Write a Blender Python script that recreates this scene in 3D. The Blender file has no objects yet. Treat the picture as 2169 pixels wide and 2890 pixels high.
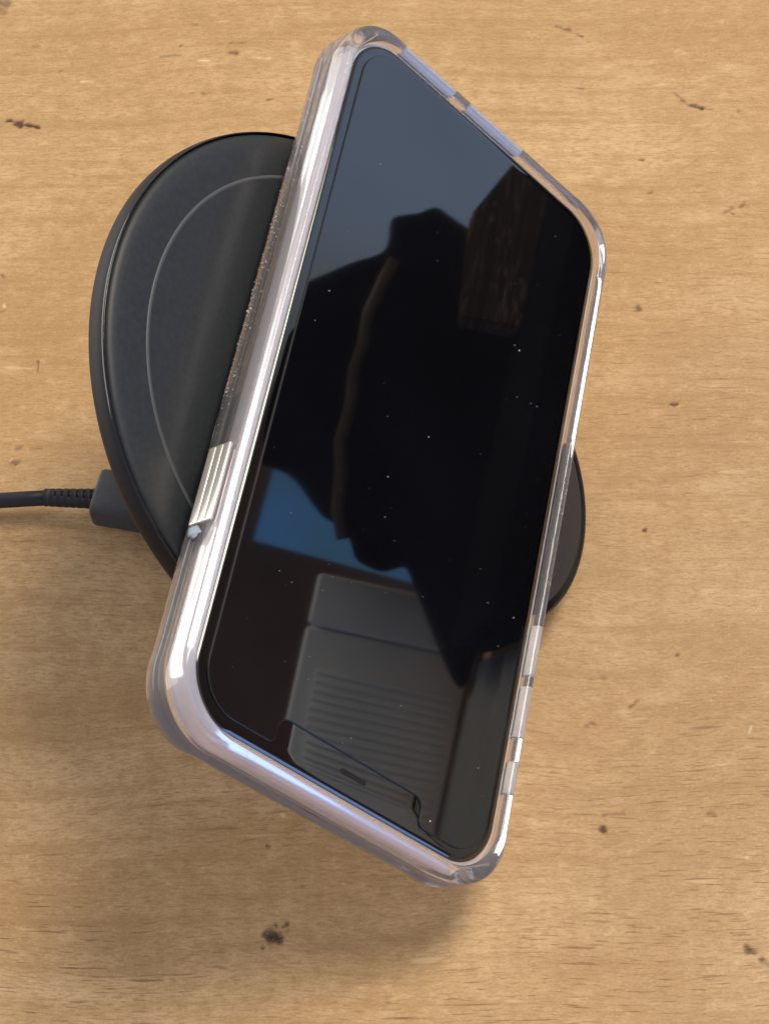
import bpy, bmesh, math, random
import numpy as np
from mathutils import Matrix, Vector

random.seed(7)
S = bpy.context.scene
C = S.collection
MM = 0.001
CAM_H = 0.382                                   # camera height above the tabletop, metres

# ------------------------------------------------------------------ camera
# rows: world axes written in camera axes (x right, y down, z forward)
WM = np.array([[0.9994177, -0.0169720, -0.0296000],
               [0.0, -0.8675132, 0.4974141],
               [-0.0341205, -0.4971245, -0.8670081]])
cd = bpy.data.cameras.new("camera")
cam = bpy.data.objects.new("camera", cd)
C.objects.link(cam)
m = Matrix.Identity(4)
for r in range(3):
    m[r][0] = WM[r][0]
    m[r][1] = -WM[r][1]
    m[r][2] = -WM[r][2]
m[2][3] = CAM_H
cam.matrix_world = m
cd.sensor_fit = 'VERTICAL'
cd.sensor_height = 24.0
cd.lens = 5824.0 / 2890.0 * 24.0
cd.clip_start = 0.02
cd.clip_end = 60.0
cd.dof.use_dof = True
cd.dof.focus_distance = 0.402
cd.dof.aperture_fstop = 80.0
S.camera = cam

# ------------------------------------------------------------------ world, lamps, exposure
W = bpy.data.worlds.new("World")
S.world = W
W.use_nodes = True
bg = W.node_tree.nodes["Background"]
bg.inputs[0].default_value = (0.94, 0.92, 0.98, 1)
bg.inputs[1].default_value = 0.42


def area_lamp(name, loc, target, sx, sy, power, color):
    l = bpy.data.lights.new(name, 'AREA')
    l.shape = 'RECTANGLE'
    l.size, l.size_y = sx, sy
    l.energy = power
    l.color = color
    o = bpy.data.objects.new(name, l)
    C.objects.link(o)
    o.location = loc
    d = Vector(target) - Vector(loc)
    o.rotation_euler = d.to_track_quat('-Z', 'Y').to_euler()
    return o


TGT = (0.0, 0.21, 0.03)
area_lamp("assumed_ceiling_lamp", (0.64, 0.80, 1.48), TGT, 0.56, 0.76, 25.5, (1.0, 0.89, 0.73))  # assumed unseen warm lamp, set overhead for the soft shadow and lip highlight
area_lamp("assumed_window_light", (-1.15, 0.74, 0.30), TGT, 1.5, 0.6, 12.0, (1.0, 0.95, 0.88))  # assumed unseen light at left, giving pale strips along the case's side
area_lamp("added_blue_light", (0.78, -0.78, -0.08), TGT, 1.8, 0.75, 15.0, (0.27, 0.48, 1.0))  # added unseen blue lamp, partly below table height, tinting the frame's near edge

S.view_settings.view_transform = 'Standard'
S.view_settings.look = 'None'
S.view_settings.exposure = 0.0
S.view_settings.gamma = 1.0
S.cycles.use_denoising = True
S.cycles.max_bounces = 14
S.cycles.transmission_bounces = 12
S.cycles.glossy_bounces = 6
S.cycles.sample_clamp_indirect = 6.0
S.cycles.caustics_reflective = False
S.cycles.blur_glossy = 0.3


# ------------------------------------------------------------------ materials
def srgb(r, g, b):
    f = lambda v: (v / 255.0) / 12.92 if v / 255.0 <= 0.04045 else ((v / 255.0 + 0.055) / 1.055) ** 2.4
    return (f(r), f(g), f(b), 1)


def mat(name, col, rough=0.5, metal=0.0, spec=0.5, **kw):
    M = bpy.data.materials.new(name)
    M.use_nodes = True
    b = M.node_tree.nodes["Principled BSDF"]
    b.inputs["Base Color"].default_value = col if len(col) == 4 else (*col, 1)
    b.inputs["Roughness"].default_value = rough
    b.inputs["Metallic"].default_value = metal
    b.inputs["Specular IOR Level"].default_value = spec
    for k, v in kw.items():
        b.inputs[k.replace("_", " ")].default_value = v
    return M


def add_noise(M, scale, lo, hi, bump=0.0, bscale=None, rough_var=None, mapping=(1, 1, 1)):
    """vary the base colour between lo and hi times itself, with optional fine bump"""
    nt = M.node_tree
    b = nt.nodes["Principled BSDF"]
    tc = nt.nodes.new("ShaderNodeTexCoord")
    mp = nt.nodes.new("ShaderNodeMapping")
    mp.inputs["Scale"].default_value = mapping
    nt.links.new(tc.outputs["Object"], mp.inputs["Vector"])
    n = nt.nodes.new("ShaderNodeTexNoise")
    n.inputs["Scale"].default_value = scale
    n.inputs["Detail"].default_value = 5
    nt.links.new(mp.outputs[0], n.inputs["Vector"])
    base = tuple(b.inputs["Base Color"].default_value)
    r = nt.nodes.new("ShaderNodeMapRange")
    r.inputs["From Min"].default_value = 0.3
    r.inputs["From Max"].default_value = 0.7
    r.inputs["To Min"].default_value = lo
    r.inputs["To Max"].default_value = hi
    nt.links.new(n.outputs["Fac"], r.inputs["Value"])
    mx = nt.nodes.new("ShaderNodeVectorMath")
    mx.operation = 'SCALE'
    mx.inputs[0].default_value = base[:3]
    nt.links.new(r.outputs[0], mx.inputs["Scale"])
    nt.links.new(mx.outputs[0], b.inputs["Base Color"])
    if rough_var:
        q = nt.nodes.new("ShaderNodeMapRange")
        q.inputs["To Min"].default_value = rough_var[0]
        q.inputs["To Max"].default_value = rough_var[1]
        nt.links.new(n.outputs["Fac"], q.inputs["Value"])
        nt.links.new(q.outputs[0], b.inputs["Roughness"])
    if bump:
        n2 = nt.nodes.new("ShaderNodeTexNoise")
        n2.inputs["Scale"].default_value = bscale
        n2.inputs["Detail"].default_value = 3
        nt.links.new(mp.outputs[0], n2.inputs["Vector"])
        bp = nt.nodes.new("ShaderNodeBump")
        bp.inputs["Strength"].default_value = bump
        bp.inputs["Distance"].default_value = 0.0002
        nt.links.new(n2.outputs["Fac"], bp.inputs["Height"])
        nt.links.new(bp.outputs[0], b.inputs["Normal"])
    return M


def wood_material():
    M = bpy.data.materials.new("honey_wood")
    M.use_nodes = True
    nt = M.node_tree
    L = nt.links.new
    b = nt.nodes["Principled BSDF"]

    def node(t, **kw):
        n = nt.nodes.new("ShaderNode" + t)
        for k, v in kw.items():
            setattr(n, k, v)
        return n

    def noise(vec, scale, detail=3.0, rough=0.5, dist=0.0):
        n = node("TexNoise")
        n.inputs["Scale"].default_value = scale
        n.inputs["Detail"].default_value = detail
        n.inputs["Roughness"].default_value = rough
        n.inputs["Distortion"].default_value = dist
        L(vec, n.inputs["Vector"])
        return n.outputs["Fac"]

    def mapping(scale, loc=(0, 0, 0), rot=(0, 0, 0), src=None):
        n = node("Mapping")
        n.inputs["Scale"].default_value = scale
        n.inputs["Location"].default_value = loc
        n.inputs["Rotation"].default_value = rot
        L(src or warp, n.inputs["Vector"])
        return n.outputs[0]

    def rng(v, a, b_, c=0.0, d=1.0, smooth=True):
        n = node("MapRange")
        if smooth:
            n.interpolation_type = 'SMOOTHSTEP'
        for k, x in zip(("From Min", "From Max", "To Min", "To Max"), (a, b_, c, d)):
            n.inputs[k].default_value = x
        L(v, n.inputs["Value"])
        return n.outputs[0]

    def mix(f, a, c, blend='MIX'):
        n = node("Mix", data_type='RGBA', blend_type=blend)
        if isinstance(f, float):
            n.inputs["Factor"].default_value = f
        else:
            L(f, n.inputs["Factor"])
        for s, v in ((n.inputs[6], a), (n.inputs[7], c)):
            if isinstance(v, tuple):
                s.default_value = v
            else:
                L(v, s)
        return n.outputs[2]

    def mul(a, c):
        n = node("Math", operation='MULTIPLY')
        for s, v in ((n.inputs[0], a), (n.inputs[1], c)):
            if isinstance(v, float):
                s.default_value = v
            else:
                L(v, s)
        return n.outputs[0]

    tc = node("TexCoord")
    obj = tc.outputs["Object"]
    # gentle waviness of the grain lines
    wn = node("TexNoise")
    wn.inputs["Scale"].default_value = 14
    wn.inputs["Detail"].default_value = 1
    L(obj, wn.inputs["Vector"])
    wv = node("VectorMath", operation='MULTIPLY_ADD')
    L(wn.outputs["Color"], wv.inputs[0])
    wv.inputs[1].default_value = (0.0, 0.010, 0.0)
    L(obj, wv.inputs[2])
    warp = wv.outputs[0]

    broad = noise(mapping((3.0, 26.0, 1.0)), 1.0, 3.0)
    cloud = noise(mapping((11.0, 13.0, 1.0), (3, 1, 0)), 1.0, 3.0)
    streak = noise(mapping((16.0, 420.0, 1.0)), 1.0, 4.0, 0.6)
    fleck = noise(mapping((260.0, 75.0, 1.0), (5, 2, 0), (0, 0, 0.12)), 1.0, 2.0)     # cross-grain shimmer
    fine = noise(mapping((420.0, 2100.0, 1.0)), 1.0, 3.0, 0.65)
    mottle = noise(mapping((210.0, 330.0, 1.0), (4, 4, 0)), 1.0, 4.0, 0.65)

    c1, c2 = (0.650, 0.442, 0.236, 1), (0.530, 0.340, 0.164, 1)
    col = mix(rng(broad, 0.36, 0.64), c1, c2)
    col = mix(mul(rng(cloud, 0.42, 0.62), 0.55), col, (0.470, 0.284, 0.122, 1))
    col = mix(mul(rng(streak, 0.46, 0.70), 0.5), col, (0.380, 0.216, 0.084, 1))
    col = mix(mul(rng(fleck, 0.45, 0.75), 0.26), col, (0.450, 0.262, 0.110, 1))
    col = mix(mul(rng(fine, 0.44, 0.70), 0.72), col, (0.36, 0.200, 0.080, 1))
    col = mix(mul(rng(mottle, 0.46, 0.66), 0.42), col, (0.40, 0.236, 0.098, 1))
    col = mix(mul(rng(mottle, 0.46, 0.28), 0.30), col, (0.78, 0.560, 0.330, 1))
    blotch = noise(mapping((38.0, 85.0, 1.0), (8, 3, 0)), 1.0, 4.0, 0.6)
    col = mix(mul(rng(blotch, 0.45, 0.68), 0.42), col, (0.41, 0.246, 0.106, 1))
    col = mix(mul(rng(blotch, 0.44, 0.26), 0.30), col, (0.76, 0.545, 0.325, 1))
    grit = noise(mapping((1500.0, 2600.0, 1.0), (2, 2, 0), src=obj), 1.0, 2.0, 0.6)
    col = mix(mul(rng(grit, 0.48, 0.72), 0.30), col, (0.36, 0.215, 0.092, 1))
    col = mix(mul(rng(grit, 0.46, 0.26), 0.26), col, (0.82, 0.600, 0.360, 1))
    # open pores: short dark dashes, in drifts, more of them towards one side of the board
    sep = node("SeparateXYZ")
    L(obj, sep.inputs[0])
    pv1 = noise(mapping((150.0, 2100.0, 1.0), (1.3, 0.2, 0)), 1.0, 1.0)
    pv2 = noise(mapping((85.0, 1350.0, 1.0), (7.3, 4.2, 0)), 1.0, 1.0)
    drift = noise(mapping((9.0, 20.0, 1.0), (2, 9, 0)), 1.0, 2.0)
    side = rng(sep.outputs["Y"], 0.12, 0.36, 1.0, 0.30, False)
    dr = mul(rng(drift, 0.36, 0.62), side)
    p1 = mul(rng(pv1, 0.63, 0.71), dr)
    p2 = mul(rng(pv2, 0.665, 0.74), dr)
    col = mix(mul(p1, 0.5), col, (0.150, 0.072, 0.026, 1))
    col = mix(mul(p2, 0.55), col, (0.130, 0.062, 0.024, 1))
    pale = noise(mapping((70.0, 620.0, 1.0), (9, 7, 0)), 1.0, 1.0)
    col = mix(mul(rng(pale, 0.71, 0.79), 0.35), col, (0.80, 0.60, 0.36, 1))
    # dents, scratches and spots, stored on the mesh together with their relief
    at = node("Attribute", attribute_name="wear")
    wn2 = noise(obj, 2600.0, 3.0)
    wmask = mul(at.outputs["Fac"], rng(wn2, 0.30, 0.55, 0.72, 1.0))
    col = mix(wmask, col, (0.060, 0.028, 0.016, 1))
    at2 = node("Attribute", attribute_name="chip")
    col = mix(at2.outputs["Fac"], col, (0.86, 0.68, 0.44, 1))
    L(col, b.inputs["Base Color"])
    b.inputs["Roughness"].default_value = 0.5
    L(rng(cloud, 0.2, 0.8, 0.44, 0.58), b.inputs["Roughness"])
    b.inputs["Specular IOR Level"].default_value = 0.35
    bp = node("Bump")
    bp.inputs["Strength"].default_value = 0.35
    bp.inputs["Distance"].default_value = 0.00015
    add = node("Math", operation='ADD')
    L(p1, add.inputs[0])
    L(p2, add.inputs[1])
    ad2 = node("Math", operation='MULTIPLY_ADD')
    L(add.outputs[0], ad2.inputs[0])
    ad2.inputs[1].default_value = -1.0
    L(mul(fine, 0.6), ad2.inputs[2])
    L(ad2.outputs[0], bp.inputs["Height"])
    L(bp.outputs[0], b.inputs["Normal"])
    return M


M_WOOD = wood_material()
M_GLASS = mat("black_screen_glass", (0.0022, 0.0022, 0.0032), 0.012, 0, 0.9, Coat_Weight=0.6, Coat_Roughness=0.01)
M_PROT = add_noise(mat("screen_protector_glass", (0.0034, 0.0034, 0.0046), 0.016, 0, 0.9, Coat_Weight=0.5, Coat_Roughness=0.025), 28, 0.8, 1.25, rough_var=(0.0, 0.05))
M_PROT_EDGE = mat("protector_edge", (0.030, 0.032, 0.036), 0.4, 0, 0.15)
M_FRAME = mat("pale_rose_metal", (0.98, 0.94, 0.93), 0.14, 0.5)
M_BUTTON = mat("pale_gold_metal", (0.99, 0.94, 0.88), 0.30, 0.7)
M_BUTTON_PALE = mat("pale_button_plastic", (0.95, 0.91, 0.86), 0.28, 0.0)
M_CHIP = mat("bluish_plastic", (0.36, 0.43, 0.54), 0.45)
M_SLOT = mat("dark_slot", (0.012, 0.012, 0.013), 0.35)
M_BACK = mat("phone_back_glass", (0.80, 0.76, 0.78), 0.2)
M_CASE = mat("clear_case_plastic", (0.97, 0.955, 1.0), 0.02, 0, 0.5, IOR=1.42, Transmission_Weight=0.90)
M_PAD = add_noise(mat("matte_black_pad", (0.0200, 0.0240, 0.0290), 0.48, 0, 0.45), 900, 0.8, 1.2, 0.16, 4200)
M_LEDGE = add_noise(mat("ledge_rubber", (0.020, 0.025, 0.032), 0.42, 0, 0.5), 900, 0.8, 1.2)
M_RING = mat("grey_ring_print", (0.085, 0.090, 0.098), 0.45, 0, 0.4)
M_GLOSS = mat("glossy_black_plastic", (0.006, 0.006, 0.009), 0.09, 0, 0.6)
M_SATIN = add_noise(mat("satin_black_plastic", (0.010, 0.010, 0.012), 0.38, 0, 0.45), 700, 0.8, 1.2)
M_BAND = add_noise(mat("dark_band_plastic", (0.008, 0.008, 0.012), 0.55, 0, 0.3), 700, 0.8, 1.2)
M_GROOVE = mat("groove_black", (0.002, 0.002, 0.002), 0.6, 0, 0.2)
M_PLUG = add_noise(mat("plug_grey_plastic", (0.040, 0.042, 0.050), 0.48, 0, 0.4), 800, 0.85, 1.15, 0.1, 3000)
M_CORD = add_noise(mat("cord_rubber", (0.016, 0.015, 0.022), 0.5, 0, 0.4), 900, 0.8, 1.2)
M_DUST = mat("pale_dust", (0.72, 0.72, 0.74), 0.8, 0, 0.2)


# ------------------------------------------------------------------ mesh helpers
def link_mesh(name, bm, material, parent=None, smooth=True, angle=None):
    bmesh.ops.recalc_face_normals(bm, faces=bm.faces)
    me = bpy.data.meshes.new(name)
    bm.to_mesh(me)
    bm.free()
    mats = material if isinstance(material, (list, tuple)) else [material]
    for x in mats:
        me.materials.append(x)
    if smooth:
        me.polygons.foreach_set("use_smooth", [True] * len(me.polygons))
    if angle is not None:
        me.set_sharp_from_angle(angle=math.radians(angle))
    o = bpy.data.objects.new(name, me)
    C.objects.link(o)
    if parent:
        o.parent = parent
    return o


def thing(name, label, cat, matrix=None, group=None):
    o = bpy.data.objects.new(name, None)
    o.empty_display_size = 0.01
    C.objects.link(o)
    if matrix is not None:
        o.matrix_world = matrix
    o["label"] = label
    o["category"] = cat
    if group:
        o["group"] = group
    return o


def tag(o, label, cat):
    o["label"] = label
    o["category"] = cat
    return o


def rrect(x0, y0, x1, y1, r, n=14, straight=1):
    """closed rounded rectangle: points, outward normals, corner weight"""
    out = []
    cs = ((x1 - r, y1 - r, 0), (x0 + r, y1 - r, 90), (x0 + r, y0 + r, 180), (x1 - r, y0 + r, 270))
    for i, (cx, cy, a0) in enumerate(cs):
        for k in range(n + 1):
            a = math.radians(a0 + 90.0 * k / n)
            w = math.sin(math.pi * k / n)
            out.append(((cx + r * math.cos(a), cy + r * math.sin(a)), (math.cos(a), math.sin(a)), w))
        if straight > 1:
            nx = cs[(i + 1) % 4]
            a = math.radians(a0 + 90)
            p = (cx + r * math.cos(a), cy + r * math.sin(a))
            q = (nx[0] + r * math.cos(a), nx[1] + r * math.sin(a))
            for k in range(1, straight):
                t = k / straight
                out.append(((p[0] + (q[0] - p[0]) * t, p[1] + (q[1] - p[1]) * t), (math.cos(a), math.sin(a)), 0.0))
    return out


def sweep(bm, loop, profile, closed_profile=False, cap0=False, cap1=False, bulge=0.0, bulge_u=1.5, sc=MM):
    """profile = [(u outward, z)] carried round the loop; returns rings of verts"""
    rings = []
    for (u, z) in profile:
        ring = []
        for (p, nrm, w) in loop:
            uu = u + (bulge * w if u > bulge_u else 0.0)
            ring.append(bm.verts.new(((p[0] + nrm[0] * uu) * sc, (p[1] + nrm[1] * uu) * sc, z * sc)))
        rings.append(ring)
    n = len(loop)
    k = len(rings)
    for i in range(k if closed_profile else k - 1):
        a, b = rings[i], rings[(i + 1) % k]
        for j in range(n):
            bm.faces.new((a[j], a[(j + 1) % n], b[(j + 1) % n], b[j]))
    if cap0:
        bm.faces.new(rings[0])
    if cap1:
        bm.faces.new(rings[-1])
    return rings


def circle_loop(cx, cy, r, n=128, a0=0.0, a1=360.0):
    out = []
    for k in range(n):
        a = math.radians(a0 + (a1 - a0) * k / n)
        out.append(((cx + r * math.cos(a), cy + r * math.sin(a)), (math.cos(a), math.sin(a)), 0.0))
    return out


def box(bm, x0, y0, z0, x1, y1, z1, sc=MM, bevel=0.0, seg=2):
    vs = [bm.verts.new((x * sc, y * sc, z * sc)) for z in (z0, z1) for y in (y0, y1) for x in (x0, x1)]
    fs = [bm.faces.new([vs[i] for i in q]) for q in
          ((0, 2, 3, 1), (4, 5, 7, 6), (0, 1, 5, 4), (2, 6, 7, 3), (0, 4, 6, 2), (1, 3, 7, 5))]
    if bevel:
        es = list({e for f in fs for e in f.edges})
        bmesh.ops.bevel(bm, geom=es, offset=bevel * sc, segments=seg, affect='EDGES', profile=0.5)


def tube(bm, pts, radii, n=16, cap=True):
    """round tube along pts (metres)"""
    rings = []
    pts = [Vector(p) for p in pts]
    up = Vector((0, 0, 1))
    for i, p in enumerate(pts):
        d = (pts[min(i + 1, len(pts) - 1)] - pts[max(i - 1, 0)]).normalized()
        s = d.cross(up).normalized()
        t = s.cross(d)
        r = radii[i] if isinstance(radii, (list, tuple)) else radii
        rings.append([bm.verts.new(p + (s * math.cos(2 * math.pi * k / n) + t * math.sin(2 * math.pi * k / n)) * r) for k in range(n)])
    for a, b in zip(rings, rings[1:]):
        for k in range(n):
            bm.faces.new((a[k], a[(k + 1) % n], b[(k + 1) % n], b[k]))
    if cap:
        bm.faces.new(rings[0])
        bm.faces.new(rings[-1])


# ------------------------------------------------------------------ the table
def seg_dist(X, Y, ax, ay, bx, by):
    dx, dy = bx - ax, by - ay
    L2 = dx * dx + dy * dy + 1e-18
    t = np.clip(((X - ax) * dx + (Y - ay) * dy) / L2, 0, 1)
    return np.hypot(X - ax - t * dx, Y - ay - t * dy)


def table_point(px, py):
    """a spot on the tabletop (metres), measured from the photograph's geometry"""
    d = WM @ np.array([(px - 1084.5) / 5824.0, (py - 1445.0) / 5824.0, 1.0])
    k = -CAM_H / d[2]
    return d[0] * k, d[1] * k


# (x0, y0, x1, y1, half width, strength)
WEAR = [(20, 340, 60, 345, 6, .85), (55, 348, 112, 360, 4, .85), (40, 350, 60, 354, 7, .8),
        (0, 6, 22, 10, 16, .45), (0, 30, 8, 34, 12, .35),
        (545, 69, 556, 72, 6, .5), (650, 121, 694, 119, 4, .35), (652, 146, 668, 150, 7, .55), (508, 130, 512, 127, 4, .5),
        (167, 203, 174, 200, 4, .5), (755, 281, 771, 279, 2.5, .6), (540, 263, 545, 262, 4, .4), (94, 132, 112, 131, 4, .3),
        (572, 261, 575, 264, 4, .35), (450, 185, 460, 184, 3, .4), (455, 160, 530, 155, 1.5, .35),
        (1570, 73, 1610, 88, 6, .55), (1605, 86, 1643, 103, 3.5, .5), (1655, 117, 1662, 119, 4, .3),
        (1626, 248, 1644, 249, 4, .97), (1640, 252, 1645, 253, 2, .9),
        (1898, 260, 1939, 295, 4, .55), (1944, 296, 1978, 306, 5, .85), (1950, 294, 1960, 296, 4, .9), (1980, 305, 2010, 309, 2, .5),
        (1802, 450, 1812, 451, 4, .9), (1932, 470, 1963, 452, 4.5, .55), (1828, 545, 1840, 543, 5, .6), (2080, 310, 2083, 316, 4, .4),
        (2044, 600, 2064, 590, 9, .5), (2046, 592, 2070, 604, 5, .55), (2072, 590, 2094, 576, 6, .5), (2090, 582, 2112, 578, 3, .4),
        (1790, 876, 1812, 873, 4.5, .5), (1798, 868, 1806, 874, 5, .6), (1888, 1140, 1910, 1141, 4, .97), (1896, 1144, 1902, 1146, 4, .9),
        (1975, 1295, 1984, 1306, 6, .45), (1815, 1496, 1819, 1496, 3.5, .9), (1664, 1918, 1698, 1914, 6, .3), (1672, 1908, 1690, 1912, 5, .35),
        (1776, 1994, 1786, 1988, 5, .6), (1786, 1986, 1798, 1976, 3, .5), (1645, 2050, 1664, 2041, 6, .55), (1664, 2040, 1680, 2046, 6, .55),
        (1699, 2343, 1702, 2346, 6, .8), (2106, 2684, 2128, 2690, 9, .95), (2108, 2680, 2116, 2682, 7, .9), (2144, 2706, 2148, 2708, 6, .95),
        (2150, 2712, 2164, 2722, 7, .4), (1908, 1848, 1911, 1848, 3, .7),
        (768, 2644, 786, 2652, 14, .88), (762, 2636, 766, 2640, 8, .9), (800, 2614, 818, 2620, 6, .92), (812, 2612, 814, 2624, 7, .9),
        (778, 2610, 782, 2613, 5, .9), (740, 2674, 744, 2676, 5, .85), (790, 2630, 794, 2634, 4, .7), (818, 2618, 834, 2616, 3, .5),
        (28, 1308, 50, 1304, 7, .42), (36, 1300, 44, 1312, 6, .5), (50, 1266, 58, 1264, 5, .35), (88, 1268, 118, 1266, 3, .25),
        (108, 1020, 109, 1050, 2.5, .7), (6, 778, 12, 782, 5, .5), (4, 880, 12, 878, 3, .4), (2140, 2240, 2169, 2246, 4, .4),
        (1960, 2030, 2035, 2024, 4, .30), (2000, 2298, 2016, 2302, 5, .45), (1700, 2300, 1760, 2296, 2, .4), (756, 2388, 762, 2390, 3, .5),
        (420, 2360, 424, 2362, 3, .5), (118, 2330, 121, 2331, 3, .4), (850, 2500, 854, 2502, 3, .5)]
CHIP = [(2112, 2070, 2118, 2050, 1.6, .45), (2090, 2420, 2104, 2421, 3.5, .6), (11, 858, 13, 866, 3.5, .9), (228, 231, 262, 230, 2.5, .55),
        (560, 170, 590, 171, 2.5, .6), (705, 161, 760, 165, 2.5, .4), (30, 1300, 36, 1294, 4, .4), (118, 2330, 121, 2331, 2.5, .6),
        (796, 2300, 800, 2302, 2.5, .5), (1880, 1146, 1916, 1148, 3, .25), (198, 142, 206, 156, 3, .25)]


def build_table():
    x0, x1, y0, y1, st = -0.112, 0.112, 0.088, 0.384, 0.00034
    nx, ny = int((x1 - x0) / st) + 1, int((y1 - y0) / st) + 1
    xs, ys = np.linspace(x0, x1, nx), np.linspace(y0, y1, ny)
    X, Y = np.meshgrid(xs, ys)
    rs = np.random.RandomState(3)

    def smooth_noise(cell):
        gx, gy = int((x1 - x0) / cell) + 3, int((y1 - y0) / cell) + 3
        g = rs.rand(gy, gx) - 0.5
        fx, fy = (X - x0) / cell, (Y - y0) / cell
        ix, iy = fx.astype(int), fy.astype(int)
        tx, ty = fx - ix, fy - iy
        tx, ty = tx * tx * (3 - 2 * tx), ty * ty * (3 - 2 * ty)
        return (g[iy, ix] * (1 - tx) + g[iy, ix + 1] * tx) * (1 - ty) + (g[iy + 1, ix] * (1 - tx) + g[iy + 1, ix + 1] * tx) * ty

    nz = smooth_noise(0.0011) * 1.2 + smooth_noise(0.0024)
    wear = np.zeros_like(X)
    chip = np.zeros_like(X)
    for lst, arr in ((WEAR, wear), (CHIP, chip)):
        for (a, b, c, d, hw, s) in lst:
            ax, ay = table_point(a, b)
            bx, by = table_point(c, d)
            w = max(0.00030, hw / 5824.0 * 0.43 * 1.5)
            near = (np.abs(X - (ax + bx) / 2) < abs(ax - bx) / 2 + 6 * w + .002) & (np.abs(Y - (ay + by) / 2) < abs(ay - by) / 2 + 6 * w + .002)
            dd = seg_dist(X, Y, ax, ay, bx, by) + nz * min(w * 1.1, 0.0008)
            v = np.clip((w * 1.25 - dd) / (w * 0.9 + 0.00022), 0, 1)
            v = v * v * (3 - 2 * v) * min(0.98, s * 1.22)
            arr[near] = np.maximum(arr[near], v[near])
    Z = -wear * 0.00028
    n = nx * ny
    co = np.stack([X.ravel(), Y.ravel(), Z.ravel()], 1)
    idx = np.arange(n).reshape(ny, nx)
    q = np.stack([idx[:-1, :-1].ravel(), idx[:-1, 1:].ravel(), idx[1:, 1:].ravel(), idx[1:, :-1].ravel()], 1)
    # outer boards, edge and underside
    outer = [(-0.75, -0.06), (0.98, -0.06), (0.98, 0.66), (0.62, 0.555), (-0.75, 0.555)]
    th = 0.026
    ext = [(x, y, 0.0) for x, y in outer] + [(x, y, -th) for x, y in outer]
    co = np.vstack([co, np.array(ext)])
    A, B, Cc, D = idx[0, 0], idx[0, -1], idx[-1, -1], idx[-1, 0]
    o = n
    polys = [[o, o + 1, B, A], [o + 1, o + 2, o + 3, Cc, B], [o + 3, o + 4, D, Cc], [o + 4, o, A, D]]
    for k in range(5):
        polys.append([o + k, o + 5 + k, o + 5 + (k + 1) % 5, o + (k + 1) % 5])
    polys.append([o + 9 - k for k in range(5)])
    me = bpy.data.meshes.new("table")
    loops = np.concatenate([q.ravel(), np.array(sum(polys, []))]).astype(np.int32)
    sizes = np.array([4] * len(q) + [len(p) for p in polys], dtype=np.int32)
    me.vertices.add(len(co))
    me.vertices.foreach_set("co", co.astype(np.float32).ravel())
    me.loops.add(len(loops))
    me.loops.foreach_set("vertex_index", loops)
    me.polygons.add(len(sizes))
    me.polygons.foreach_set("loop_start", np.concatenate([[0], np.cumsum(sizes)[:-1]]).astype(np.int32))
    me.update(calc_edges=True)
    me.validate()
    for nm, arr in (("wear", wear), ("chip", chip)):
        at = me.attributes.new(nm, 'FLOAT', 'POINT')
        at.data.foreach_set("value", np.concatenate([arr.ravel(), np.zeros(10)]).astype(np.float32))
    me.materials.append(M_WOOD)
    ob = bpy.data.objects.new("table", me)
    C.objects.link(ob)
    tag(ob, "honey brown wooden tabletop with dark scratches and dents, under everything", "table")
    return ob


build_table()

# ------------------------------------------------------------------ frame of phone, case and charging pad
# local x: across the phone, down the slope; y: along the phone; z: into the back (mm in builders)
PH = Matrix(((0.6503730, -0.1913739, -0.7351129, -0.0144863),
             (-0.1268082, -0.9815172, 0.1433306, 0.2890095),
             (-0.7489557, 0.0, -0.6626200, CAM_H - 0.3087044),
             (0, 0, 0, 1)))
GW, GL, GR = 76.0, 151.0, 10.5                  # glass width, length, corner radius


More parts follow.
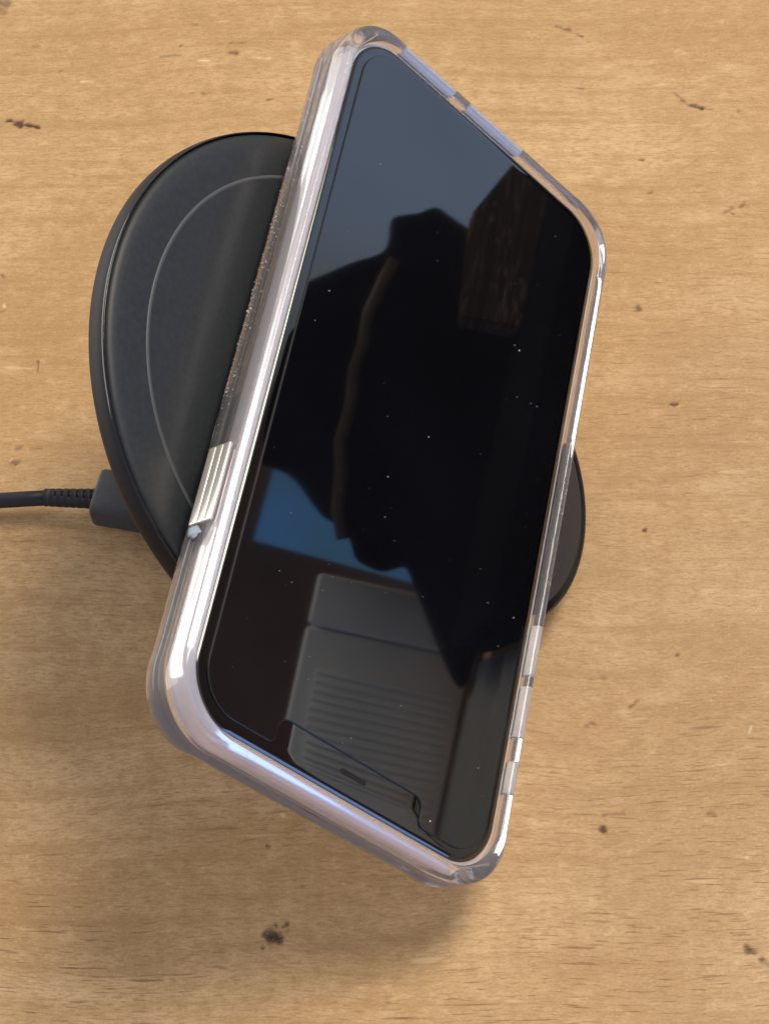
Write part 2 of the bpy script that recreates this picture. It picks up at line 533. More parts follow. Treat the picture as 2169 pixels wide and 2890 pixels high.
def build_phone():
    t = thing("smartphone", "smartphone with blank black screen lying face up in the clear case", "phone", PH)
    # metal frame
    lp = rrect(0, 0, GW, GL, GR, 18)
    bm = bmesh.new()
    # polished bevel added by the glass to catch blue light, then a flat side that rounds into the back
    prof = [(-0.3, 0.62), (-0.02, 0.50), (0.12, 0.46), (1.38, 1.16), (1.52, 1.30), (1.58, 1.52), (1.6, 2.2), (1.6, 3.6), (1.5, 4.4), (1.2, 5.0), (0.6, 5.5), (-0.2, 5.75), (-2.0, 5.8)]
    sweep(bm, lp, prof)
    link_mesh("frame", bm, M_FRAME, t)
    bm = bmesh.new()
    sweep(bm, lp, [(-2.0, 5.75), (-2.6, 5.82), (-5, 5.82)], cap1=True)
    link_mesh("back_panel", bm, M_BACK, t)
    bm = bmesh.new()
    prof = [(-0.15, 0.9), (0.12, 0.55), (0.10, 0.34), (-0.12, 0.14), (-0.55, 0.03), (-1.2, 0.0)]
    sweep(bm, lp, prof, cap1=True)
    link_mesh("screen", bm, M_GLASS, t, angle=40)

    # glass protector with a notch at the earpiece end (y = max)
    x0, x1, y0, y1, r = 2.2, GW - 2.2, 2.0, GL - 2.3, 8.2
    pts = []

    def arc(cx, cy, rr, a0, a1, n=10):
        for k in range(n + 1):
            a = math.radians(a0 + (a1 - a0) * k / n)
            pts.append((cx + rr * math.cos(a), cy + rr * math.sin(a)))

    nx0, nx1, ny = 20.0, 56.6, 143.4
    arc(x1 - r, y0 + r, r, 270, 360, 14)
    arc(x1 - r, y1 - r, r, 0, 90, 14)
    arc(nx1 + 1.4, y1 - 1.4, 1.4, 90, 180, 6)
    arc(nx1 - 2.4, ny + 2.4, 2.4, 0, -90, 8)
    arc(nx0 + 2.4, ny + 2.4, 2.4, 270, 180, 8)
    arc(nx0 - 1.4, y1 - 1.4, 1.4, 0, 90, 6)
    arc(x0 + r, y1 - r, r, 90, 180, 14)
    arc(x0 + r, y0 + r, r, 180, 270, 14)
    nrm = []
    for i, p in enumerate(pts):
        a, c = pts[i - 1], pts[(i + 1) % len(pts)]
        d = Vector((c[0] - a[0], c[1] - a[1])).normalized()
        nrm.append((d.y, -d.x))
    loop = [(p, q, 0) for p, q in zip(pts, nrm)]
    bm = bmesh.new()
    rings = sweep(bm, loop, [(0, -0.02), (0, -0.20), (-0.14, -0.33)], cap1=True)
    for f in bm.faces:
        f.material_index = 1 if len(f.verts) == 4 else 0
    link_mesh("screen_protector", bm, [M_PROT, M_PROT_EDGE], t, angle=30)

    # earpiece slit and sensor dots in the bezel
    bm = bmesh.new()
    sweep(bm, rrect(36.0, 146.0, 42.4, 147.0, 0.48, 6), [(0.0, -0.02), (0.0, -0.05), (-0.15, -0.055)], cap1=True)
    link_mesh("earpiece", bm, M_SLOT, t, angle=40)
    # dust on the glass
    bm = bmesh.new()
    rs = random.Random(5)
    spots = [(58.5, 42.5, .42), (56.9, 42.2, .25), (7.5, 61.0, .3), (64.5, 52.0, .24), (39.3, 75.0, .3), (31.5, 88.5, .26), (33, 96.5, .22),
             (70.8, 98.8, .3), (46.5, 129.2, .2), (36.5, 140.2, .2), (59.2, 146.6, .42), (68.8, 131.8, .22), (60.2, 24.5, .16), (30, 31.5, .18),
             (12.0, 27.0, .18), (24, 114, .16), (22.5, 117.5, .18), (12, 119, .2)]
    for k in range(70):
        spots.append((rs.uniform(4, 72), rs.uniform(5, 142), 0.07 + 0.16 * rs.random() ** 3))
    for (x, y, s) in spots:
        n = 6
        top = []
        for k in range(n):
            a = 2 * math.pi * k / n + rs.random()
            q = s * rs.uniform(0.55, 1.0) * 0.62
            top.append(bm.verts.new(((x + q * math.cos(2 * math.pi * k / n)) * MM, (y + q * math.sin(2 * math.pi * k / n)) * MM, -0.35 * MM)))
        apex = bm.verts.new((x * MM, y * MM, (-0.35 - s * 0.5) * MM))
        for k in range(n):
            bm.faces.new((top[k], top[(k + 1) % n], apex))
        bm.faces.new(top)
    o = link_mesh("dust", bm, M_DUST, t, smooth=False)
    o["kind"] = "stuff"

    # side key (image left) and the two volume keys and mute switch (image right)
    def key(name, u0, u1, ya, yb, za, zb, mt, bev=0.3):
        b = bmesh.new()
        box(b, u0, ya, za, u1, yb, zb, bevel=bev, seg=3)
        return link_mesh(name, b, mt, t, angle=50)

    key("power_button", -1.7, -1.55, 101.5, 116.5, 1.9, 4.3, M_BUTTON, 0.05)
    key("volume_button", GW + 1.55, GW + 1.7, 97.2, 107.8, 1.9, 4.3, M_BUTTON, 0.05)
    key("volume_button", GW + 1.55, GW + 1.7, 110.6, 121.2, 1.9, 4.3, M_BUTTON, 0.05)
    key("mute_switch", GW + 1.55, GW + 1.7, 127.2, 132.4, 2.0, 4.2, M_BUTTON, 0.05)
    # charging socket and speaker holes on the bottom end (image top right)
    b = bmesh.new()
    box(b, GW / 2 - 4.6, -1.66, 2.2, GW / 2 + 4.6, -1.55, 4.3, bevel=0.02)
    link_mesh("charging_socket", b, M_SLOT, t)
    for i in range(6):
        for sgn in (-1, 1):
            b = bmesh.new()
            cx = GW / 2 + sgn * (9.5 + 2.7 * i)
            box(b, cx - 0.75, -1.66, 2.7, cx + 0.75, -1.55, 3.8, bevel=0.02)
            link_mesh("speaker_hole", b, M_SLOT, t)
    return t


def build_case():
    t = thing("phone_case", "clear plastic case with raised bumper corners wrapped round the smartphone", "phone case", PH)
    lp = rrect(0, 0, GW, GL, GR, 20, straight=10)
    outer = [(0.85, -0.55), (1.2, -1.10), (1.8, -1.36), (2.5, -1.22), (3.05, -0.70), (3.35, 0.3), (3.5, 2.0), (3.5, 4.6), (3.42, 4.95), (3.02, 5.3), (2.98, 5.7), (3.32, 6.1), (3.4, 6.6),
             (3.1, 7.8), (2.6, 9.3), (1.6, 10.5), (0.2, 11.2), (-2.5, 11.45)]
    inner = [(-4.0, 6.1), (-1.0, 6.05), (0.6, 5.8), (1.35, 5.2), (1.68, 4.5), (1.75, 3.7), (1.75, 2.6), (1.74, 1.6), (1.66, 1.12), (1.3, 0.78), (0.9, 0.30), (0.75, -0.15)]
    bm = bmesh.new()
    ro = sweep(bm, lp, outer, bulge=1.05, bulge_u=2.0, cap1=True)
    ri = sweep(bm, lp, inner, cap0=True)
    a, b = ri[-1], ro[0]
    n = len(lp)
    for j in range(n):
        bm.faces.new((a[j], a[(j + 1) % n], b[(j + 1) % n], b[j]))
    o = link_mesh("shell", bm, M_CASE, t)
    # moulded cover over the side key: three raised ribs
    b = bmesh.new()
    for k in range(3):
        z = 1.5 + k * 1.95
        box(b, -4.0, 100.6, z, -3.2, 116.6, z + 1.87, bevel=0.28, seg=3)
    link_mesh("key_cover", b, M_BUTTON, t, angle=50)
    # a chipped bluish scrap of plastic at the end of the key cover
    b = bmesh.new()
    bmesh.ops.create_icosphere(b, subdivisions=2, radius=1.0)
    rs = random.Random(2)
    for v in b.verts:
        v.co = Vector((-3.7 + v.co.x * 0.35, 118.2 + v.co.y * 1.3, 5.4 + v.co.z * 1.8)) * MM * 1.0 + Vector((rs.uniform(-.2, .2), rs.uniform(-.4, .4), rs.uniform(-.4, .4))) * MM
    link_mesh("chipped_tab", b, M_CHIP, t)
    # covers of the volume keys and the mute opening frame on the other side
    for (ya, yb) in ((97.0, 108.0), (110.4, 121.4), (126.4, 133.2)):
        b = bmesh.new()
        box(b, GW + 2.0, ya, -0.75, GW + 2.95, yb, 2.2, bevel=0.35, seg=3)
        link_mesh("key_cover", b, M_BUTTON_PALE, t, angle=50)
    # pale inner edges of the openings for the charging socket and speakers
    for (xa, xb) in ((10.8, 26.2), (30.6, 47.6)):
        b = bmesh.new()
        box(b, xa, -2.9, -0.75, xb, -2.0, 2.0, bevel=0.35, seg=3)
        link_mesh("opening_edge", b, M_BUTTON_PALE, t, angle=50)
    # lint and dust caught along the outer edges
    rs = random.Random(11)
    b = bmesh.new()

    def speck(x, y, z, r):
        ps = [b.verts.new(((x + rs.uniform(-r, r)) * MM, (y + rs.uniform(-r, r)) * MM, (z + rs.uniform(-r, r)) * MM)) for _ in range(4)]
        for q in ((0, 1, 2), (0, 3, 1), (1, 3, 2), (0, 2, 3)):
            b.faces.new([ps[i] for i in q])

    def edge_u(z):
        for (ua, za), (ub, zb) in zip(outer, outer[1:]):
            if za <= z <= zb:
                return ua + (ub - ua) * (z - za) / (zb - za + 1e-9)
        return 3.0

    for _ in range(340):
        z = rs.uniform(5.2, 10.6)
        speck(-edge_u(z), rs.triangular(8, 100, 75), z, rs.uniform(0.07, 0.30))
    for _ in range(70):
        u = rs.uniform(1.2, 2.9)
        speck(GW + u, rs.triangular(22, 96, 70), -1.36 if u < 2.3 else -0.9, rs.uniform(0.06, 0.24))
    for _ in range(40):
        z = rs.uniform(7.5, 10.8)
        speck(rs.uniform(20, 70), GL + edge_u(z), z, rs.uniform(0.05, 0.16))
    o = link_mesh("dust", b, M_DUST, t, smooth=False)
    o["kind"] = "stuff"
    return t


build_phone()
build_case()

# ------------------------------------------------------------------ the charging stand
PC = (22.6, 72.2)                               # pad centre in the phone frame, mm
PR = 54.0


def build_stand():
    t = thing("wireless_charger", "round matte black wireless charging stand with a thin grey ring, under the phone", "charger", PH)
    cl = lambda r: circle_loop(PC[0], PC[1], r, 160)
    # matte face, very slightly dished, rolling over to the rim groove
    bm = bmesh.new()
    prof = [(-0.0, 13.1), (-0.2, 12.6), (-0.6, 12.3), (-1.4, 12.08), (-2.8, 11.93), (-5.0, 11.87), (-9.85, 11.98), (-16, 12.2), (-26, 12.35), (-40, 12.4), (-50, 12.4)]
    sweep(bm, cl(53.25), prof, cap1=True)
    link_mesh("pad_face", bm, M_PAD, t)
    bm = bmesh.new()
    sweep(bm, cl(44.3), [(-0.42, 12.1), (-0.40, 11.965), (0.40, 11.925), (0.42, 12.06)])
    link_mesh("printed_ring", bm, M_RING, t)
    bm = bmesh.new()
    sweep(bm, cl(53.25), [(-0.3, 13.3), (0.35, 13.3)])
    link_mesh("groove", bm, M_GROOVE, t)
    # glossy rim
    bm = bmesh.new()
    sweep(bm, cl(53.45), [(0.0, 13.4), (0.0, 12.7), (0.06, 12.52), (0.18, 12.46), (0.30, 12.54), (0.36, 12.75), (0.36, 13.0)])
    link_mesh("rim", bm, M_GLOSS, t)
    bm = bmesh.new()
    sweep(bm, cl(53.45), [(0.33, 12.9), (0.48, 13.3), (0.6, 13.9), (0.65, 14.6), (0.65, 15.6), (0.5, 16.5), (-0.1, 17.2)])
    link_mesh("side_band", bm, M_BAND, t)
    # shell at the back of the pad
    bm = bmesh.new()
    sweep(bm, cl(53.3), [(0.1, 17.0), (-0.8, 18.2), (-5, 20.4), (-14, 22.6), (-28, 24.0), (-45, 24.4)], cap1=True)
    link_mesh("back_shell", bm, M_SATIN, t)

    # front ledge that carries the phone: crescent with matte top and glossy nose
    def crescent(R, cx, cy, xc, n=40):
        h = math.sqrt(R * R - (xc - cx) ** 2)
        a = math.atan2(h, xc - cx)
        return [(cx + R * math.cos(-a + 2 * a * k / n), cy + R * math.sin(-a + 2 * a * k / n)) for k in range(n + 1)]

    cx, cy, R, xc = 58.0, 73.4, 29.8, 79.75
    out = crescent(R, cx, cy, xc)
    inn = crescent(R - 2.0, cx, cy, xc)

    def prism(pts, levels, cap_bottom=True, inset=None):
        b = bmesh.new()
        rings = []
        for (z, k) in levels:
            rings.append([b.verts.new((((p[0] - cx) * k + cx if p[0] > xc + 0.01 else p[0]) * MM, ((p[1] - cy) * k + cy) * MM, z * MM)) for p in pts])
        n = len(pts)
        for q, w in zip(rings, rings[1:]):
            for j in range(n):
                b.faces.new((q[j], q[(j + 1) % n], w[(j + 1) % n], w[j]))
        b.faces.new(rings[0])
        b.faces.new(rings[-1])
        return b

    link_mesh("ledge", prism(out, [(0.55, 0.975), (0.2, 0.985), (0.3, 0.997), (0.9, 1.0), (4.0, 1.0), (9.0, 0.985), (13.0, 0.955), (14.5, 0.93)]), M_GLOSS, t, angle=35)
    link_mesh("ledge_top", prism(inn, [(-0.15, 0.985), (0.0, 1.0), (0.5, 1.0)]), M_LEDGE, t, angle=35)
    # lower web joining ledge and pad, behind the phone's edge
    b = bmesh.new()
    box(b, 70.5, 55, 13.0, 81.0, 91, 16.0, bevel=1.0)
    link_mesh("ledge_web", b, M_GLOSS, t, angle=40)

    # leg: a wedge from the back shell down to the table (world axes, metres)
    inv = PH.inverted()
    b = bmesh.new()
    sections = []
    ctr = PH @ Vector((PC[0] * MM, PC[1] * MM, 24.0 * MM))
    fx, fy = 0.9815, -0.1914                   # stand's forward direction on the table
    sx, sy = -fy, fx

    def ring(off, z, la, lb, sup=3.0, n=48):
        r = []
        for k in range(n):
            a = 2 * math.pi * k / n
            ca, sa = math.cos(a), math.sin(a)
            u = math.copysign(abs(ca) ** (2 / sup), ca) * la
            v = math.copysign(abs(sa) ** (2 / sup), sa) * lb
            x = ctr.x + fx * (off + u) + sx * v
            y = ctr.y + fy * (off + u) + sy * v
            r.append(b.verts.new(inv @ Vector((x, y, z))))
        return r

    rs = [ring(-0.001, 0.0002, 0.0200, 0.021), ring(-0.001, 0.0015, 0.0210, 0.022), ring(-0.001, 0.007, 0.0210, 0.022), ring(-0.001, 0.0125, 0.0195, 0.021),
          ring(0.003, 0.019, 0.017, 0.020), ring(0.005, 0.028, 0.014, 0.019), ring(0.004, 0.036, 0.012, 0.018)]
    for q, w in zip(rs, rs[1:]):
        for j in range(len(q)):
            b.faces.new((q[j], q[(j + 1) % len(q)], w[(j + 1) % len(q)], w[j]))
    b.faces.new(rs[0])
    b.faces.new(rs[-1])
    link_mesh("leg", b, M_SATIN, t, angle=50)
    return ctr


CTR = build_stand()


# ------------------------------------------------------------------ the cable
def build_cable():
    pz = 0.0062                                 # height of the plug's axis
    tip = Vector((-0.0500, 0.2155, pz))
    end = Vector((-0.0738, 0.2206, pz))
    d = (tip - end).normalized()
    t = thing("charging_cable", "thin black charging cable with a grey plug entering the back of the stand", "cable", Matrix.Translation((end.x, end.y, 0.0)))
    inv = Matrix.Translation((-end.x, -end.y, 0.0))
    # plug body
    L = (tip - end).length
    rot = Matrix(((d.x, -d.y, 0), (d.y, d.x, 0), (0, 0, 1))).to_4x4()
    bm = bmesh.new()
    lp = rrect(-5.6, -3.9, 5.6, 3.9, 2.0, 6)
    prof = [(-1.2, 0.0), (-0.35, 0.25), (0.0, 1.0), (0.0, 12.0), (0.0, L / MM - 0.4), (-0.4, L / MM)]
    sweep(bm, lp, prof, cap0=True, cap1=True)
    # loop lies in local (y,z), length along x
    sw = Matrix(((0, 0, 1, 0), (1, 0, 0, 0), (0, 1, 0, 0), (0, 0, 0, 1)))
    bm.transform(Matrix.Translation((0, 0, pz)) @ rot @ sw)
    link_mesh("plug", bm, M_PLUG, t, angle=40)
    # ribbed strain relief and cord
    n = 46
    path = []
    for k in range(n + 1):
        s = k / n
        a = -d * (0.0118 * s)
        path.append(Vector((a.x + 0.0003, a.y - 0.0006 - 0.0012 * s, pz - 0.0012 * s)))
    rad = []
    for k in range(n + 1):
        s = k / n
        base = 0.00222 - 0.00028 * s
        if 0.06 < s < 0.97:
            base *= 1.0 - 0.055 * (0.5 + 0.5 * math.cos(2 * math.pi * s * 7.5)) ** 3
        rad.append(base)
    bm = bmesh.new()
    tube(bm, path, rad, 20)
    o = link_mesh("strain_relief", bm, M_CORD, t, angle=60)
    # dark slots of the strain relief
    for k in range(6):
        s = 0.12 + k * 0.135
        p = path[int(s * n)]
        bm = bmesh.new()
        w = 0.0010 - 0.00009 * k
        box(bm, (p.x - 0.00032) / MM, (p.y - w) / MM, (p.z + 0.0017 - 0.0003 * s) / MM, (p.x + 0.00032) / MM, (p.y + w) / MM, (p.z + 0.00224 - 0.00028 * s) / MM, bevel=0.08)
        link_mesh("relief_slot", bm, M_GROOVE, t)
    p0 = path[-1]
    cord = []
    for k in range(60):
        s = k / 59.0
        cord.append(Vector((p0.x + 0.002 - 0.34 * s, p0.y - 0.012 * s - 0.040 * s * s, max(0.0018, p0.z - 0.0065 * s))))
    bm = bmesh.new()
    tube(bm, cord, 0.00168, 18)
    link_mesh("cord", bm, M_CORD, t)


build_cable()


# ------------------------------------------------------------------ what the screen mirrors: the room to the right of the frame
def room():
    # bright doorway window beyond the table
    M_PANE = bpy.data.materials.new("daylit_pane")
    M_PANE.use_nodes = True
    nt = M_PANE.node_tree
    b = nt.nodes["Principled BSDF"]
    b.inputs["Base Color"].default_value = (0.02, 0.02, 0.02, 1)
    b.inputs["Roughness"].default_value = 0.2
    tc = nt.nodes.new("ShaderNodeTexCoord")
    n = nt.nodes.new("ShaderNodeTexNoise")
    n.inputs["Scale"].default_value = 1.6
    nt.links.new(tc.outputs["Object"], n.inputs["Vector"])
    r = nt.nodes.new("ShaderNodeValToRGB")
    r.color_ramp.elements[0].position = 0.35
    r.color_ramp.elements[0].color = (0.42, 0.55, 0.78, 1)
    r.color_ramp.elements[1].position = 0.7
    r.color_ramp.elements[1].color = (0.55, 0.70, 0.98, 1)
    nt.links.new(n.outputs["Fac"], r.inputs["Fac"])
    sp = nt.nodes.new("ShaderNodeSeparateXYZ")
    nt.links.new(tc.outputs["Object"], sp.inputs[0])
    g = nt.nodes.new("ShaderNodeMapRange")
    g.interpolation_type = 'SMOOTHSTEP'
    g.inputs["From Min"].default_value = -0.84
    g.inputs["From Max"].default_value = -0.50
    nt.links.new(sp.outputs["Y"], g.inputs["Value"])
    mx = nt.nodes.new("ShaderNodeMix")
    mx.data_type = 'RGBA'
    nt.links.new(g.outputs[0], mx.inputs["Factor"])
    mx.inputs[6].default_value = (0.34, 0.38, 0.36, 1)
    nt.links.new(r.outputs[0], mx.inputs[7])
    nt.links.new(mx.outputs[2], b.inputs["Emission Color"])
    b.inputs["Emission Strength"].default_value = 1.15
    M_WHITE = mat("white_paint", (0.75, 0.76, 0.72), 0.5)
    M_WALL = add_noise(mat("brown_panelling", (0.30, 0.19, 0.15), 0.6), 6, 0.8, 1.2)
    M_PALE = add_noise(mat("pale_wall_paint", (0.55, 0.58, 0.52), 0.8), 5, 0.92, 1.06)
    M_FLOOR = add_noise(mat("floor_wood", (0.20, 0.13, 0.08), 0.5), 5, 0.8, 1.2, mapping=(1, 8, 1))
    M_BAG = add_noise(mat("black_fabric", (0.006, 0.006, 0.008), 0.9, 0, 0.05), 60, 0.7, 1.3, 0.3, 900)
    M_STRAP = add_noise(mat("tan_leather", (0.07, 0.052, 0.03), 0.6), 80, 0.8, 1.2)
    M_BIN = add_noise(mat("pale_grey_plastic", (0.86, 0.89, 0.90), 0.5), 30, 0.95, 1.05)
    M_LAP = add_noise(mat("black_laptop_shell", (0.004, 0.004, 0.005), 0.95, 0, 0.02), 400, 0.8, 1.2)

    def prism_box(name, x0, y0, z0, x1, y1, z1, mt, parent=None, bev=0.0):
        q = bmesh.new()
        box(q, x0, y0, z0, x1, y1, z1, sc=1.0, bevel=bev)
        return link_mesh(name, q, mt, parent, angle=40)

    o = prism_box("floor", -3, -3, -0.80, 4.2, 4.5, -0.76, M_FLOOR)
    o["kind"] = "structure"
    o = prism_box("wall", 3.2, -2.5, -0.76, 3.3, 1.45, 2.4, M_WALL)
    o["kind"] = "structure"

    w = thing("patio_window", "tall bluish daylit window beyond the far end of the table", "window", Matrix.Translation((3.2, 2.36, -0.76)))
    prism_box("frame", 0.0, -0.90, 0.0, 0.10, -0.84, 2.4, M_WHITE, w)
    prism_box("frame", 0.0, 0.84, 0.0, 0.10, 0.90, 2.4, M_WHITE, w)
    prism_box("frame", 0.0, -0.84, 0.0, 0.10, 0.84, 0.06, M_WHITE, w)
    prism_box("frame", 0.0, -0.84, 2.3, 0.10, 0.84, 2.4, M_WHITE, w)
    prism_box("pane", 0.04, -0.84, 0.06, 0.06, 0.84, 2.3, M_PANE, w)

    # blue lit screen
    M_BLUE = bpy.data.materials.new("blue_screen")
    M_BLUE.use_nodes = True
    bb = M_BLUE.node_tree.nodes["Principled BSDF"]
    bb.inputs["Base Color"].default_value = (0.01, 0.01, 0.01, 1)
    bb.inputs["Emission Color"].default_value = (0.13, 0.42, 0.92, 1)
    ntb = M_BLUE.node_tree
    tcs = ntb.nodes.new("ShaderNodeTexCoord")
    nzs = ntb.nodes.new("ShaderNodeTexNoise")
    nzs.inputs["Scale"].default_value = 9.0
    nzs.inputs["Detail"].default_value = 4.0
    ntb.links.new(tcs.outputs["Object"], nzs.inputs["Vector"])
    rps = ntb.nodes.new("ShaderNodeValToRGB")
    rps.color_ramp.elements[0].position, rps.color_ramp.elements[0].color = 0.36, (0.12, 0.34, 0.58, 1)
    rps.color_ramp.elements[1].position, rps.color_ramp.elements[1].color = 0.66, (0.12, 0.40, 0.90, 1)
    ntb.links.new(nzs.outputs["Fac"], rps.inputs["Fac"])
    ntb.links.new(rps.outputs[0], bb.inputs["Emission Color"])
    bb.inputs["Emission Strength"].default_value = 1.15
    s = thing("television", "flat television showing a plain blue picture beyond the end of the table", "television",
              Matrix.Translation((1.52, 0.566, -0.76)) @ Matrix.Rotation(math.radians(12), 4, 'Z') @ Matrix.Rotation(math.radians(-3), 4, 'X'))
    prism_box("screen", 0.0, 0.01, 0.62, 0.004, 0.245, 0.955, M_BLUE, s)
    prism_box("casing", 0.005, 0.014, 0.624, 0.04, 0.242, 0.950, M_LAP, s, 0.004)
    prism_box("stand", 0.01, 0.08, 0.0, 0.035, 0.18, 0.61, M_LAP, s, 0.004)

    # black laptop lying on the table
    lp = thing("laptop", "closed black laptop lying flat on the table to the right of the charger", "laptop",
               Matrix.Translation((0.17, 0.225, 0.0005)) @ Matrix.Rotation(math.radians(13), 4, 'Z'))
    prism_box("base", 0.0, 0.0, 0.0, 0.34, 0.24, 0.010, M_LAP, lp, 0.003)
    prism_box("lid", 0.0, 0.0, 0.0105, 0.34, 0.24, 0.018, M_LAP, lp, 0.003)

    # sheet of grey paper in front of the laptop
    M_PAPER = add_noise(mat("grey_paper", (0.50, 0.50, 0.47), 0.8), 40, 0.94, 1.04)
    q = bmesh.new()
    nx_, ny_ = 14, 8
    gv = [[q.verts.new((0.480 * i_ / nx_, 0.211 * j_ / ny_, 0.0008 + 0.0012 * math.sin(i_ * 0.5) ** 2 * (j_ / ny_))) for j_ in range(ny_ + 1)] for i_ in range(nx_ + 1)]
    for i_ in range(nx_):
        for j_ in range(ny_):
            q.faces.new((gv[i_][j_], gv[i_ + 1][j_], gv[i_ + 1][j_ + 1], gv[i_][j_ + 1]))
    bmesh.ops.solidify(q, geom=list(q.faces), thickness=0.0002)
    pp = link_mesh("paper_sheet", q, M_PAPER)
    pp.matrix_world = Matrix.Translation((0.195, 0.012, 0.0)) @ Matrix.Rotation(math.radians(13), 4, 'Z')
    tag(pp, "sheet of grey paper lying on the table in front of the black laptop", "paper")

    # black bag slumped on the table: its outline has a tall flap and a sloping side
    org = Vector((0.005, 0.215, 0.0))
    ax = math.radians(18)
    u, sd = Vector((math.cos(ax), math.sin(ax), 0)), Vector((-math.sin(ax), math.cos(ax), 0))
    base = org + u * 0.56
    bg_ = thing("bag", "slumped black fabric bag with an uneven flap standing on the table", "bag", Matrix.Translation((base.x, base.y, 0)))
    out = [(-95, 4), (-94, 9.8), (-77, 22), (-57, 35), (-46, 42), (-43, 45), (-46, 50), (-48.3, 55), (-47, 63), (-44.6, 69), (-38, 72), (-32.8, 76), (-30, 82), (-28.7, 88),
           (-22, 96), (-16, 102), (-11, 110), (-10.2, 121), (-4, 140), (20, 152), (50, 149), (67.4, 137.5), (78, 122), (84.9, 112.4), (94, 100), (100.6, 86), (107, 84.5), (113.9, 85.7), (117, 85.2),
           (118.7, 84), (120.5, 79), (122.8, 72.7), (125.5, 69.5), (127.4, 66), (126.8, 62.5), (125, 59), (123.2, 54), (120, 46), (112, 36), (104, 22), (101, 4), (60, 1), (0, 0.5), (-60, 1)]
    for _ in range(2):
        sm = []
        for (a, b), (c_, d_) in zip(out, out[1:] + out[:1]):
            sm += [(a * 0.75 + c_ * 0.25, b * 0.75 + d_ * 0.25), (a * 0.25 + c_ * 0.75, b * 0.25 + d_ * 0.75)]
        out = sm
    q = bmesh.new()
    cxy = (15, 55)
    rings = []
    for dep, k in ((0.000, 0.90), (0.004, 0.965), (0.012, 0.995), (0.022, 1.0), (0.060, 1.0), (0.072, 0.98), (0.080, 0.90)):
        rings.append([q.verts.new(sd * ((cxy[0] + (a - cxy[0]) * k) * MM) + u * (dep + 0.006 * math.sin(a * 0.06) * math.sin(b * 0.05)) + Vector((0, 0, max(0.3, cxy[1] + (b - cxy[1]) * k) * MM))) for (a, b) in out])
    for a, c in zip(rings, rings[1:]):
        for k in range(len(a)):
            q.faces.new((a[k], a[(k + 1) % len(a)], c[(k + 1) % len(a)], c[k]))
    q.faces.new(rings[0])
    q.faces.new(rings[-1])
    link_mesh("body", q, M_BAG, bg_, angle=50)
    q = bmesh.new()
    STRAP = [(96.7, 79), (87, 82), (69, 86), (55, 85.5), (42, 87), (25, 85), (9, 86.5), (-6, 83), (-23, 81), (-36, 75.5)]
    tube(q, [sd * (a * MM) + u * (-0.004) + Vector((0, 0, b * MM)) for a, b in STRAP], 0.0032, 10)
    link_mesh("strap", q, M_STRAP, bg_)

    # low streaky wood block added to give the brown patch mirrored in the screen
    M_BLOCK = mat("streaky_dark_wood", (0.09, 0.06, 0.036), 0.85, 0, 0.08)
    nb = M_BLOCK.node_tree
    tcb = nb.nodes.new("ShaderNodeTexCoord")
    mpb = nb.nodes.new("ShaderNodeMapping")
    mpb.inputs["Scale"].default_value = (14, 14, 230)
    nb.links.new(tcb.outputs["Object"], mpb.inputs["Vector"])
    nzb = nb.nodes.new("ShaderNodeTexNoise")
    nzb.inputs["Scale"].default_value = 1.0
    nzb.inputs["Detail"].default_value = 2.0
    nzb.inputs["Distortion"].default_value = 0.4
    nb.links.new(mpb.outputs[0], nzb.inputs["Vector"])
    rpb = nb.nodes.new("ShaderNodeValToRGB")
    cr = rpb.color_ramp
    cr.elements[0].position, cr.elements[0].color = 0.40, (0.060, 0.040, 0.025, 1)
    cr.elements[1].position, cr.elements[1].color = 0.60, (0.070, 0.046, 0.028, 1)
    for pos_, c_ in ((0.46, (0.07, 0.046, 0.028, 1)), (0.475, (0.34, 0.24, 0.15, 1)), (0.49, (0.07, 0.046, 0.028, 1)), (0.535, (0.06, 0.04, 0.025, 1)), (0.548, (0.28, 0.20, 0.12, 1)), (0.56, (0.06, 0.04, 0.025, 1))):
        el_ = cr.elements.new(pos_)
        el_.color = c_
    nb.links.new(nzb.outputs["Fac"], rpb.inputs["Fac"])
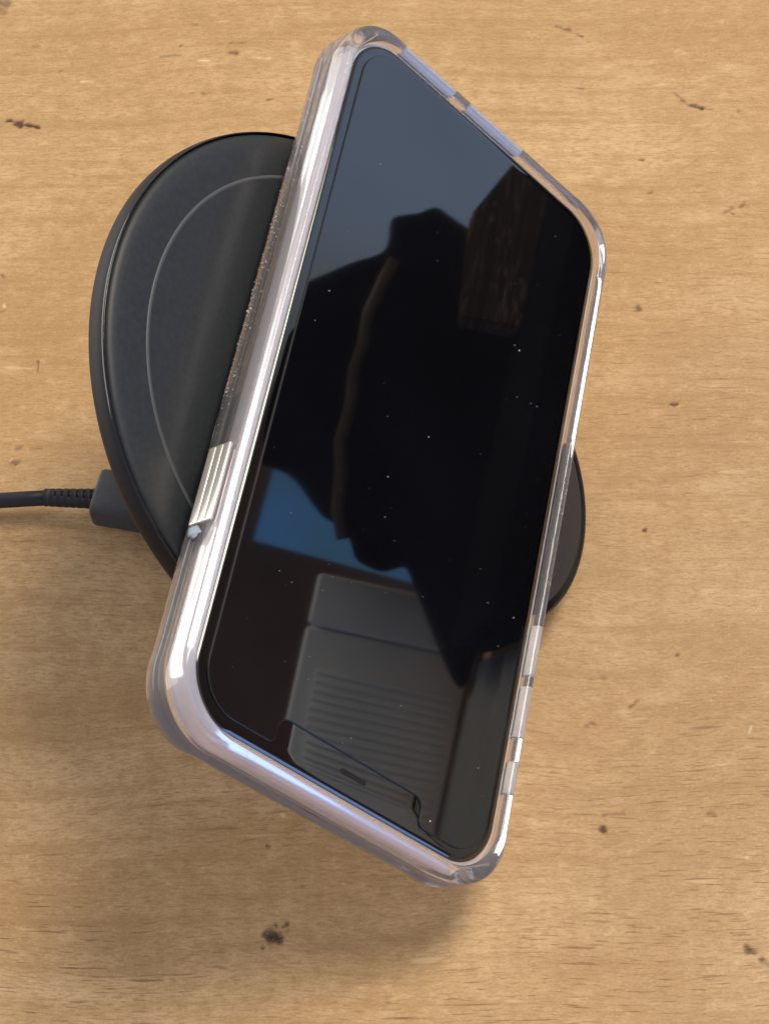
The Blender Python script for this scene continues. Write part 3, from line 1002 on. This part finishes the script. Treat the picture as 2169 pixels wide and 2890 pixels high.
    nb.links.new(rpb.outputs[0], nb.nodes["Principled BSDF"].inputs["Base Color"])
    base = org + u * 0.46
    k = thing("mirror_patch_block", "added low block of streaky brown wood, giving the brown patch mirrored in the screen", "added block", Matrix.Translation((base.x, base.y, 0)) @ Matrix.Rotation(ax, 4, 'Z'))
    q = bmesh.new()
    fr = [(64, 0), (63, 44), (104, 48.5), (131, 33.5), (136, 18), (138, 0)]
    ra = [q.verts.new((0.0, a * MM * 1.06, b * MM)) for a, b in fr]
    rb = [q.verts.new((0.045, a * MM * 1.06, b * MM)) for a, b in fr]
    for i_ in range(6):
        q.faces.new((ra[i_], ra[(i_ + 1) % 6], rb[(i_ + 1) % 6], rb[i_]))
    q.faces.new(ra)
    q.faces.new(rb)
    bmesh.ops.bevel(q, geom=list(q.edges), offset=0.0015, segments=2, affect='EDGES')
    link_mesh("body", q, M_BLOCK, k, angle=40)

    # ribbed pale bin
    az = math.radians(12)
    u2, s2 = Vector((math.cos(az), math.sin(az), 0)), Vector((-math.sin(az), math.cos(az), 0))
    base = org + u2 * 0.665
    bn = thing("storage_bin", "pale grey ribbed plastic bin standing on the table behind the black bag", "bin",
               Matrix.Translation((base.x, base.y, 0)) @ Matrix.Rotation(az, 4, 'Z'))
    q = bmesh.new()
    box(q, 0.0, -0.190, 0.001, 0.12, -0.016, 0.0885, sc=1.0, bevel=0.0025, seg=3)
    link_mesh("body", q, M_BIN, bn, angle=40)
    q = bmesh.new()
    box(q, -0.002, -0.0153, 0.001, 0.12, 0.012, 0.0880, sc=1.0, bevel=0.0025, seg=3)
    link_mesh("end_cap", q, M_BIN, bn, angle=40)
    me = None
    for i_ in range(17):
        if me is None:
            q = bmesh.new()
            box(q, -0.0028, -0.0013, 0.006, 0.001, 0.0013, 0.078, sc=1.0, bevel=0.0008)
            rb_ = link_mesh("rib", q, M_BIN, bn, angle=40)
            me = rb_.data
        else:
            rb_ = bpy.data.objects.new("rib", me)
            C.objects.link(rb_)
            rb_.parent = bn
        rb_.location = (0, -0.038 - 0.0046 * i_, 0)


room()
